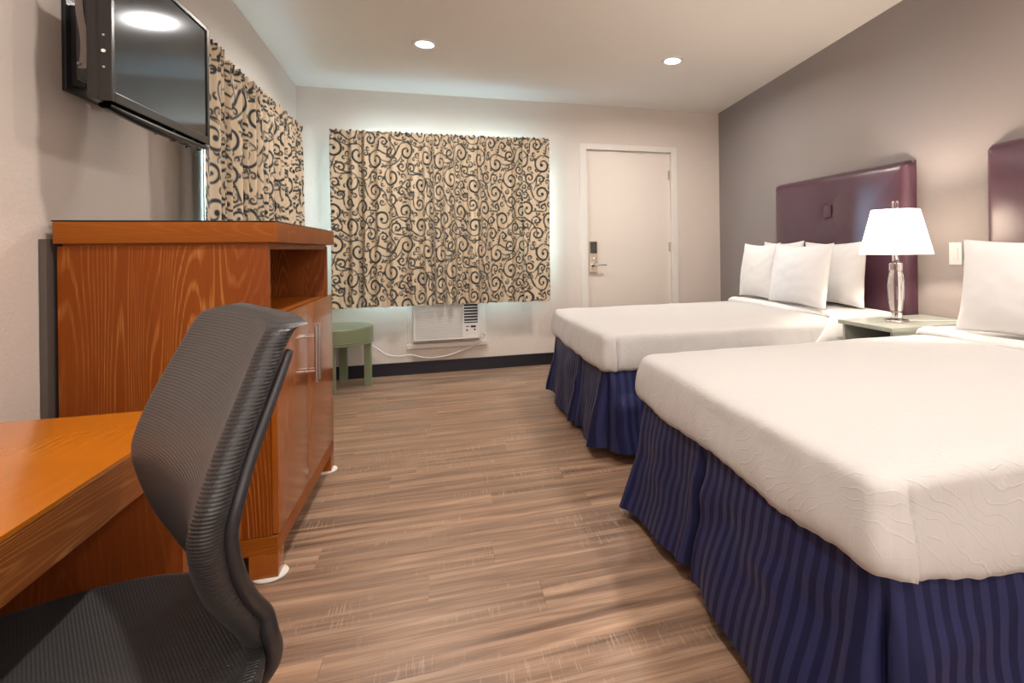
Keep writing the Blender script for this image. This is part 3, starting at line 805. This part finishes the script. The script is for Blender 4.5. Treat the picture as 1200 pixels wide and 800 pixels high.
def bed(y0, y1, x0, label, which, split, seed, hem_drop=0.0):
    yc = (y0 + y1) / 2
    root = empty('bed', ((x0 + 2.60) / 2, yc, 0), label, 'bed', 'hotel beds')
    XH = 2.625
    box('box_spring', x0 + .06, XH, y0 + .06, y1 - .06, .09, .35, M['mattress'], root, .01)
    box('mattress', x0 + .045, XH, y0 + .045, y1 - .045, .352, .618, M['sheet'], root, .05)
    g = Geo()
    for (x, y) in ((x0 + .2, y0 + .18), (x0 + .2, y1 - .18), (XH - .15, y0 + .18), (XH - .15, y1 - .18)):
        g = Geo(); g.lathe([(.03, 0), (.028, .09)], (x, y, 0), 14); g.out('leg', M['black_plastic'], root)
    # pleated skirt: near side, foot, far side
    path = []
    step = .006; sx0, sy0, sy1 = x0 + .035, y0 + .035, y1 - .035
    for (a, b, nrm) in (((XH, sy0), (sx0, sy0), (0, -1)), ((sx0, sy0), (sx0, sy1), (-1, 0)), ((sx0, sy1), (XH, sy1), (0, 1))):
        L = math.hypot(b[0] - a[0], b[1] - a[1]); n = int(L / step)
        for i in range(n): t = i / n; path.append((a[0] + (b[0] - a[0]) * t, a[1] + (b[1] - a[1]) * t, nrm))
    Lx, Ly = XH - sx0, sy1 - sy0
    notches = [Lx * .5, Lx, Lx + split, Lx + Ly, Lx + Ly + Lx * .5]
    zt, zb = .475, .052; nv = 26; V = []; run = []
    N = len(path)
    for j in range(nv):
        t = j / (nv - 1)
        for i, (px, py, nn) in enumerate(path):
            s = i * step
            # smooth outward direction near the corners
            nx_, ny_ = nn
            for sc_, (ca, cb) in ((Lx, ((0, -1), (-1, 0))), (Lx + Ly, ((-1, 0), (0, 1)))):
                d = (s - sc_) / .05
                if abs(d) < 1: k = (d + 1) / 2; nx_, ny_ = ca[0] * (1 - k) + cb[0] * k, ca[1] * (1 - k) + cb[1] * k
            fl = .012 + .066 * t ** 1.2 + .026 * t * math.sin(s * 7.3 + seed) + .012 * t * math.sin(s * 17.1 + seed * 2 + t * 2) + .035 * t * nz(s * 2.2, t * 1.5, seed)
            fl += .022 * math.exp(-((t - .45) / .2) ** 2) * nz(s * 6, t * 4, seed + 5)
            if nn[1] > 0: fl *= .4
            for q in notches:
                dd = s - q
                w = .010 + .012 * t
                fl -= (.075 * min(1, t * 2.2)) * math.exp(-(dd / w) ** 2)
                fl += .022 * t * (math.exp(-((dd - .05) / .035) ** 2) + math.exp(-((dd + .05) / .035) ** 2))
            z = zt - t * (zt - zb) - .010 * t * math.sin(s * 5.1 + seed)
            V.append((px + nx_ * fl, py + ny_ * fl, max(z, .004))); run.append(s + .01 * nz(s, t * 3, 3))
    Fc = [[j * N + i, j * N + i + 1, (j + 1) * N + i + 1, (j + 1) * N + i] for j in range(nv - 1) for i in range(N - 1)]
    sk = link('bed_skirt', V, Fc, M['skirt'], root, True)
    at = sk.data.attributes.new('run', 'FLOAT', 'POINT'); at.data.foreach_set('value', run)
    # comforter: rings from hem to crown
    XE = 2.36
    lev = [(.030, .452), (.012, .447), (0, .452), (-.006, .468), (-.008, .49), (-.006, .515), (-.002, .54), (.002, .565), (.007, .588), (.009, .609), (.016, .624), (.029, .635), (.060, .641), (.13, .645), (.22, .648), (.3, .65), (.4, .652), (.5, .653), (.6, .653), (.66, .653)]
    V = []; ring_n = None; X1 = XE
    for li, (ins, z) in enumerate(lev):
        r = max(.05, .05 + ins * .0)
        i2 = min(ins, (y1 - y0) / 2 - .012)
        P = rr_perimeter(x0 + i2, max(X1 - ins * .4, x0 + i2 + .2), y0 + i2, y1 - i2, min(.055, (y1 - y0) / 2 - i2 - .002) if i2 < .5 else .008, .5)
        # uniform resample by angle-free param: build with fixed counts
        P = []
        xa, xb_, ya, yb = x0 + i2, X1 - ins * .35, y0 + i2, y1 - i2; r = min(.05, (yb - ya) / 2 - .001)
        nA, nB, nC = 300, 120, 10
        segs = [((xa + r, ya), (xb_ - r, ya), (0, -1), nA), ((xb_, ya + r), (xb_, yb - r), (1, 0), nB), ((xb_ - r, yb), (xa + r, yb), (0, 1), nA), ((xa, yb - r), (xa, ya + r), (-1, 0), nB)]
        cs = [(xb_ - r, ya + r, -PI / 2), (xb_ - r, yb - r, 0), (xa + r, yb - r, PI / 2), (xa + r, ya + r, PI)]
        for (a, b, nrm, n), (cx_, cy_, a0) in zip(segs, cs):
            for i in range(n):
                t = i / n; P.append((a[0] + (b[0] - a[0]) * t, a[1] + (b[1] - a[1]) * t, nrm[0], nrm[1]))
            for i in range(nC):
                an = a0 + PI / 2 * i / nC; P.append((cx_ + r * math.cos(an), cy_ + r * math.sin(an), math.cos(an), math.sin(an)))
        ring_n = len(P)
        side = max(0, min(1, (.62 - z) / .05)) if ins < .06 else 0
        for (x, y, nx_, ny_) in P:
            w = .012 * nz(x * 2.2, y * 2.2, z * 3 + seed) + .006 * nz(x * 7, y * 7, z * 9 + seed)
            o_ = side * w + side * .004 * nz(x * 22, y * 22, z * 6)
            zz_ = z + (1 - side) * max(0, min(1, (2.1 - x) / .3)) * (.010 * nz(x * 2, y * 2, seed) + .003 * nz(x * 9, y * 6, seed + 2))
            low = max(0, (.50 - z) / .05)
            zz_ += low * .016 * nz(x * 4, y * 4, seed + 9) + low * .005 * nz(x * 30, y * 30, seed)
            # folded corner: flap edge on the long sides just behind the foot corners
            if ny_ != 0 and abs(nx_) < .3 and side > .2:
                d = x - (x0 + .075)
                o_ += side * (.010 * math.exp(-(d / .03) ** 2) if d < 0 else -.020 * math.exp(-(d / .011) ** 2))
            if ny_ < -.5 and ins < .04: zz_ -= max(0, min(1, (.60 - z) / .14)) * .078 * max(0, min(1, (x - x0 - .05) / .5)) * hem_drop
            V.append((x + nx_ * o_, y + ny_ * o_, zz_))
    Fc = []
    for li in range(len(lev) - 1):
        for i in range(ring_n):
            a = li * ring_n + i; b = li * ring_n + (i + 1) % ring_n; Fc.append([a, b, b + ring_n, a + ring_n])
    # close crown: bridge the last ring (thin slit) across
    last = (len(lev) - 1) * ring_n
    Fc.append([last + i for i in range(ring_n)])
    cf = link('comforter', V, Fc, M['comforter'], None, True)
    meta(cf, 'ivory damask comforter tucked over the ' + which + ' bed', 'comforter', 'ivory comforters')
    # sheet turned down over the comforter near the pillows
    def sheet(u, v):
        # u across (near side -> far side), v along x from the fold edge to the head
        w = (y1 - y0) + .30; q = u * w - .15; dn = .0
        yy = y0 - .004 + q
        hang = .15
        k1 = max(0, 1 - u * w / .32)
        xe = 2.235 - .30 * k1 ** 1.6 + .01 * math.sin(u * 9)
        x = xe + (XH - .004 - xe) * v
        yy = y0 + q; z = .664
        if q < .05:
            a = min(1, (.05 - q) / .20)
            yy = y0 + .05 - math.sin(min(a * 1.9, PI / 2)) * .060; z = .664 - .02 * min(1, a * 2.2) ** 2 - max(0, a - .25) * .235
        elif q > (y1 - y0) - .05:
            a = min(1, (q - (y1 - y0) + .05) / .20)
            yy = y1 - .05 + math.sin(min(a * 1.9, PI / 2)) * .060; z = .664 - .02 * min(1, a * 2.2) ** 2 - max(0, a - .25) * .235
        else:
            e = min(q - .05, (y1 - y0) - .05 - q); z = .664 + .004 * min(1, e / .1)
        z -= .024 * math.exp(-v / .018) ; z += .006 * math.exp(-((v - .12) / .07) ** 2) + .004 * nz(x * 5, yy * 5, seed + 1)
        return (x, yy, z)
    g = Geo(); g.grid(sheet, 120, 50); sh = g.out('bed_sheet', M['sheet'], None, True)
    md = sh.modifiers.new('thickness', 'SOLIDIFY'); md.thickness = .006; md.offset = -1 if True else 1
    meta(sh, 'white sheet folded back below the pillows of the ' + which + ' bed', 'sheet', 'white turned down sheets')
    return root
bed(2.68, 4.08, .772, 'double bed with navy striped skirt near the entry door', 'far', .5, 1.3)
bed(.835, 2.20, .772, 'double bed with navy striped skirt filling the lower right', 'near', .73, 4.7, 1.0)

# ------------------------------------------------------------------ pillows
def pillow(c, w, h, th, lean, turn, label, seed):
    """c: base centre (world); w along y, h up, leaning back by lean (rad), turned about z."""
    R = Matrix.Translation(c) @ Matrix.Rotation(turn, 4, 'Z') @ Matrix.Rotation(lean, 4, 'Y')
    n = 44; V = []; Fc = []
    def surf(u, v, s):
        a, b = u * 2 - 1, v * 2 - 1
        pin = 1 - .075 * (1 - abs(b) ** 1.6) * abs(a) ** 3; pin2 = 1 - .075 * (1 - abs(a) ** 1.6) * abs(b) ** 3
        y = a * w / 2 * pin; z = h / 2 + b * h / 2 * pin2
        e = max(0, (1 - a * a)) ** .55 * max(0, (1 - b * b)) ** .55
        t = th / 2 * e * (1 + .10 * nz(a * 1.6, b * 1.6, seed)) + .003 * e ** .3 * nz(a * 4, b * 4, seed + s)
        # corner wrinkles
        t += .004 * math.sin(math.atan2(b, a) * 18) * (abs(a) * abs(b)) ** 1.5 * e ** .4
        z += -.012 * (b > 0) * b * (1 - a * a) * .5
        return R @ Vector((s * t, y, z))
    for s in (-1, 1):
        base = len(V)
        for j in range(n):
            for i in range(n): V.append(surf(i / (n - 1), j / (n - 1), s))
        for j in range(n - 1):
            for i in range(n - 1):
                q = [base + j * n + i, base + j * n + i + 1, base + (j + 1) * n + i + 1, base + (j + 1) * n + i]
                Fc.append(q if s > 0 else q[::-1])
    bm = bmesh.new(); vv = [bm.verts.new(v) for v in V]
    for f in Fc: bm.faces.new([vv[i] for i in f])
    bmesh.ops.remove_doubles(bm, verts=bm.verts, dist=.0006)
    v, f = from_bm(bm); bm.free()
    o = link('pillow', v, f, M['linen'], None, True)
    return meta(o, label, 'pillow', 'white standing pillows')
ZP = .682
pillow((2.52, 3.15, ZP), .61, .43, .14, .08, .02, 'white pillow against the headboard, nearest the lamp on the far bed', 1)
pillow((2.52, 3.74, ZP), .54, .44, .14, .08, -.02, 'white back pillow mostly hidden, on the door side of the far bed', 2)
pillow((2.27, 3.205, ZP), .69, .42, .15, .16, -.06, 'white front pillow on the lamp side of the far bed', 3)
pillow((2.33, 3.78, ZP), .53, .43, .14, .14, -.03, 'white front pillow on the door side of the far bed', 4)
pillow((2.30, 1.67, ZP), .66, .425, .16, .14, .04, 'large white front pillow on the near bed at the right edge', 5)
pillow((2.51, 1.80, ZP), .68, .41, .14, .10, .0, 'white back pillow peeking out beside the front one on the near bed', 6)

# ------------------------------------------------------------------ nightstand, lamp, switch
ns = empty('nightstand', (2.45, 2.43, 0), 'pale green nightstand between the beds carrying the crystal lamp', 'nightstand')
box('top', 2.15, 2.748, 2.235, 2.63, .640, .662, M['green2'], ns, .003)
box('side_panel', 2.17, 2.74, 2.25, 2.268, .06, .64, M['green2'], ns, .001); box('side_panel', 2.17, 2.74, 2.597, 2.615, .06, .64, M['green2'], ns, .001)
box('shelf', 2.18, 2.735, 2.268, 2.597, .46, .478, M['green2'], ns, .001); box('back_panel', 2.725, 2.74, 2.268, 2.597, .06, .46, M['green2'], ns, .001)
dr = box('drawer', 2.165, 2.70, 2.272, 2.593, .28, .455, M['green2'], ns, .002)
g = Geo(); g.lathe([(.012, 0), (.012, -.02), (.008, -.025)], (2.165, 2.43, .37), 14, 'X'); g.out('knob', M['nickel'], dr, True)
for (x, y) in ((2.20, 2.27), (2.70, 2.27), (2.20, 2.595), (2.70, 2.595)): box('leg', x - .02, x + .02, y - .0175, y + .0175, 0, .062, M['green2'], ns, .002)

LX, LY, LZ = 2.37, 2.432, .662
lp = empty('table_lamp', (LX, LY, LZ), 'lit crystal table lamp with white tapered shade on the nightstand', 'lamp')
g = Geo(); g.lathe([(.001, .001), (.062, .0), (.066, .006), (.060, .012), (.030, .016)], (LX, LY, LZ), 40); g.out('base', M['chrome'], lp, True)
g = Geo(); g.lathe([(.030, .016), (.030, .050), (.024, .055), (.030, .060), (.040, .12), (.043, .19), (.038, .245), (.030, .275), (.034, .280), (.034, .315), (.026, .320)], (LX, LY, LZ), 8)
g.out('crystal_column', M['crystal'], lp)
g = Geo(); g.lathe([(.018, .322), (.018, .40), (.012, .41)], (LX, LY, LZ), 20); g.out('socket', M['chrome'], lp, True)
g = Geo(); g.tube([(LX, LY, LZ + .40), (LX, LY, LZ + .605)], .004)
for k in range(3):
    a = k * 2 * PI / 3; g.tube([(LX, LY, LZ + .597), (LX + .122 * math.cos(a), LY + .122 * math.sin(a), LZ + .597)], .002, 6)
g.out('shade_frame', M['chrome'], lp)
def shade(u, v):
    r = .183 - .063 * v; a = u * 2 * PI
    return (LX + r * math.cos(a), LY + r * math.sin(a), LZ + .368 + .240 * v)
g = Geo(); g.grid(shade, 64, 10, closeu=True); sh = g.out('lamp_shade', M['shade'], lp, True)
g = Geo(); g.lathe([(.011, .606), (.016, .612), (.016, .652), (.013, .656)], (LX, LY, LZ), 8); g.out('finial', M['crystal'], lp)
g = Geo(); g.lathe([(.002, 0), (.02, .012), (.030, .035), (.030, .055), (.02, .078), (.002, .088)], (LX, LY, LZ + .415), 20); g.out('bulb', M['bulb'], lp, True)
g = Geo(); g.tube(spline([(LX + .06, LY - .02, LZ + .006), (2.50, 2.36, LZ + .006), (2.62, 2.30, LZ + .006), (2.70, 2.27, LZ + .006), (2.735, 2.25, LZ + .004)]), .003, 8); g.out('cord', M['white_plastic'], lp, True)
pd = bpy.data.lights.new('lamp_bulb_light', 'POINT'); pd.energy = BED_LAMP_W; pd.color = (1, .86, .72); pd.shadow_soft_size = .035
po = bpy.data.objects.new('lamp_bulb_light', pd); COL.objects.link(po); po.parent = lp; po.location = (0, 0, .52)

sw = empty('light_switch', (WR, 2.395, 1.03), 'white wall switch plate between lamp and near headboard', 'switch')
box('plate', WR - .008, WR, 2.355, 2.435, .965, 1.09, M['white_plastic'], sw, .003)
box('rocker', WR - .013, WR - .008, 2.378, 2.412, .995, 1.06, M['white_plastic'], sw, .002)

# ------------------------------------------------------------------ office chair
n_ = Vector((-.866, -.5, 0)); w_ = Vector((.5, -.866, 0))     # facing direction, and towards the near side
BM = Vector((-.2775, .932, 0))          # back centre line at the top
SC = BM + n_ * .24                      # seat centre
ch = empty('office_chair', (SC.x, SC.y, 0), 'dark grey mesh office chair turned at the desk in the lower left', 'office chair')
def L2W(a, b, z): return BM + n_ * a + w_ * b + Vector((0, 0, z))
ZT, ZB = .988, .548
BZ = [.548, .60, .64, .68, .74, .78, .84, .90, .95, .988]
BF = [.022, .045, .066, .086, .104, .106, .086, .058, .034, .016]
BH = [.105, .140, .165, .192, .222, .230, .230, .226, .220, .212]
def lerp_tab(z, T):
    # monotone cubic-ish smoothing through the table
    z = min(max(z, BZ[0]), BZ[-1])
    for i in range(len(BZ) - 1):
        if z <= BZ[i + 1]:
            t = (z - BZ[i]) / (BZ[i + 1] - BZ[i]); h = BZ[i + 1] - BZ[i]
            m0 = (T[i + 1] - T[max(i - 1, 0)]) / (BZ[i + 1] - BZ[max(i - 1, 0)]); m1 = (T[min(i + 2, len(T) - 1)] - T[i]) / (BZ[min(i + 2, len(T) - 1)] - BZ[i])
            return (2 * t ** 3 - 3 * t * t + 1) * T[i] + (t ** 3 - 2 * t * t + t) * h * m0 + (-2 * t ** 3 + 3 * t * t) * T[i + 1] + (t ** 3 - t * t) * h * m1
def back_prof(z): return lerp_tab(z, BF), lerp_tab(z, BH)
def back_surf(u, v):
    t = v; z = ZB + (ZT - ZB) * t
    f, hw = back_prof(z)
    rr = .017; k = u * 4 % 4
    ins = hw - rr; hollow = .022
    if k < 1.5: b = 1 - 2 * (k / 1.5); x = f - hollow * (1 - abs(b) ** 2.4); y = b * ins      # front face, near -> far
    elif k < 2.0: a = (k - 1.5) / .5 * PI; x = f - rr + rr * math.cos(a); y = -ins - rr * math.sin(a)
    elif k < 3.5: b = -1 + 2 * ((k - 2.0) / 1.5); x = f - 2 * rr - .004 * (1 - abs(b) ** 2.4); y = b * ins
    else: a = (k - 3.5) / .5 * PI; x = f - rr - rr * math.cos(a); y = ins + rr * math.sin(a)
    e = max(0, (t - .92) / .08)
    z -= .010 * e * e * (abs(y) / hw) ** 6
    if y > 0: y *= 1 - .19 * max(0, min(1, (z - .80) / .16))
    return L2W(x, y, z)
g = Geo(); NU, NV = 176, 90
g.grid(back_surf, NU, NV, closeu=True)
top = (NV - 1) * NU
# rounded top edge: two inward rings then cap
prev = [g.v[top + i].copy() for i in range(NU)]
cen = sum(prev, Vector()) / NU
for (k, dz) in ((.55, .006), (.0, .009)):
    base_i = len(g.v)
    for i in range(NU):
        p = prev[i]; rel = p - BM; a, b = rel.dot(n_), rel.dot(w_); am = -.030
        q = L2W(am + (a - am) * k, b * (1 - .012 * (1 - k)), p.z + dz); g.v.append(q)
    src = top if k == .55 else base_i - NU
    for i in range(NU): g.f.append([src + i, src + (i + 1) % NU, base_i + (i + 1) % NU, base_i + i])
g.f.append([i for i in range(NU)][::-1])
bk = g.out('backrest', M['mesh_fabric'], ch, True)
def fab_attr(o, fr, fa):
    me = o.data; n = len(me.vertices); org = worg(o)
    for nm, fn in (('rib', fr), ('across', fa)):
        at = me.attributes.new(nm, 'FLOAT', 'POINT')
        at.data.foreach_set('value', [fn(v.co + org) for v in me.vertices])
fab_attr(bk, lambda p: p.z, lambda p: (p - BM).dot(w_))
# rear frame: hoops sweeping down under the seat
for s in (1, -1):
    pts = []; rad = []
    for i in range(10):
        z = .955 - (.955 - .62) * i / 9; f, hw = back_prof(z); pts.append(L2W(f - .040, s * (hw - .014) * (1 - (.19 * max(0, min(1, (z - .80) / .16)) if s > 0 else 0)), z))
    pts += [L2W(.009, s * .136, .590), L2W(.000, s * .118, .556), L2W(.004, s * .102, .522), L2W(.03, s * .088, .496), L2W(.10, s * .07, .478)]
    pp = spline(pts, 5); g = Geo(); g.tube(pp, [.005 + .006 * min(1, i / len(pp) * 1.3) for i in range(len(pp))], 12)
    g.out('back_frame', M['chair_plastic'], ch, True)
# seat: rounded cushion with mesh fabric
def seat_shape(u, v):
    a = u * 2 * PI; c, s = math.cos(a), math.sin(a)
    k = 2 / 3.2
    ex, ey = math.copysign(abs(c) ** k, c), math.copysign(abs(s) ** k, s)
    prof = [(0, .030), (.30, .030), (.62, .031), (.84, .034), (.93, .036), (.98, .030), (1.0, .014), (.985, -.004), (.95, -.022), (.80, -.034), (0, -.036)]
    x = v * (len(prof) - 1); i = min(int(x), len(prof) - 2); f = x - i
    r = prof[i][0] * (1 - f) + prof[i + 1][0] * f; h = prof[i][1] * (1 - f) + prof[i + 1][1] * f
    px = .245 + ex * r * .245; py = ey * r * (.250 + .02 * ex)
    h -= .035 * max(0, (px - .40) / .09) ** 2 * (.5)
    h += .012 * max(0, (.06 - px) / .06) ** 1.5
    return L2W(px, py, .530 + h)
g = Geo(); g.grid(seat_shape, 96, 41, closeu=True); se = g.out('seat', M['mesh_fabric'], ch, True)
fab_attr(se, lambda p: (p - BM).dot(w_), lambda p: (p - BM).dot(n_))
g = Geo(); R = Matrix.Translation(SC) @ Matrix.Rotation(math.atan2(n_.y, n_.x), 4, 'Z')
g.box(-.12, .12, -.09, .09, .44, .487, .01, rot=R); g.out('tilt_mechanism', M['chair_plastic'], ch)
g = Geo(); g.lathe([(.028, .10), (.028, .30), (.018, .30), (.018, .445)], (SC.x, SC.y, 0), 20); g.out('gas_lift', M['black_plastic'], ch)
g = Geo(); g.lathe([(.045, .075), (.045, .115), (.03, .125)], (SC.x, SC.y, 0), 20); base = g.out('base_hub', M['chair_plastic'], ch)
for k in range(5):
    a = math.radians(20 + 72 * k); d = Vector((math.cos(a), math.sin(a), 0))
    g = Geo(); g.tube([SC + d * .04 + Vector((0, 0, .098)), SC + d * .17 + Vector((0, 0, .088)), SC + d * .27 + Vector((0, 0, .072))], [.024, .020, .015], 10); g.out('base_spoke', M['chair_plastic'], base, True)
    e = SC + d * .27; g = Geo()
    R = Matrix.Translation((e.x, e.y, .027)) @ Matrix.Rotation(a, 4, 'Z')
    for s in (-.019, .006): 
        gg = Geo(); gg.lathe([(.0265, 0), (.0265, .013)], (0, 0, 0), 20, 'Y'); g.add([R @ (v + Vector((0, s, 0))) for v in gg.v], gg.f)
    g.tube([(e.x, e.y, .03), (e.x, e.y, .072)], .008, 8); g.out('caster', M['rubber'], base)
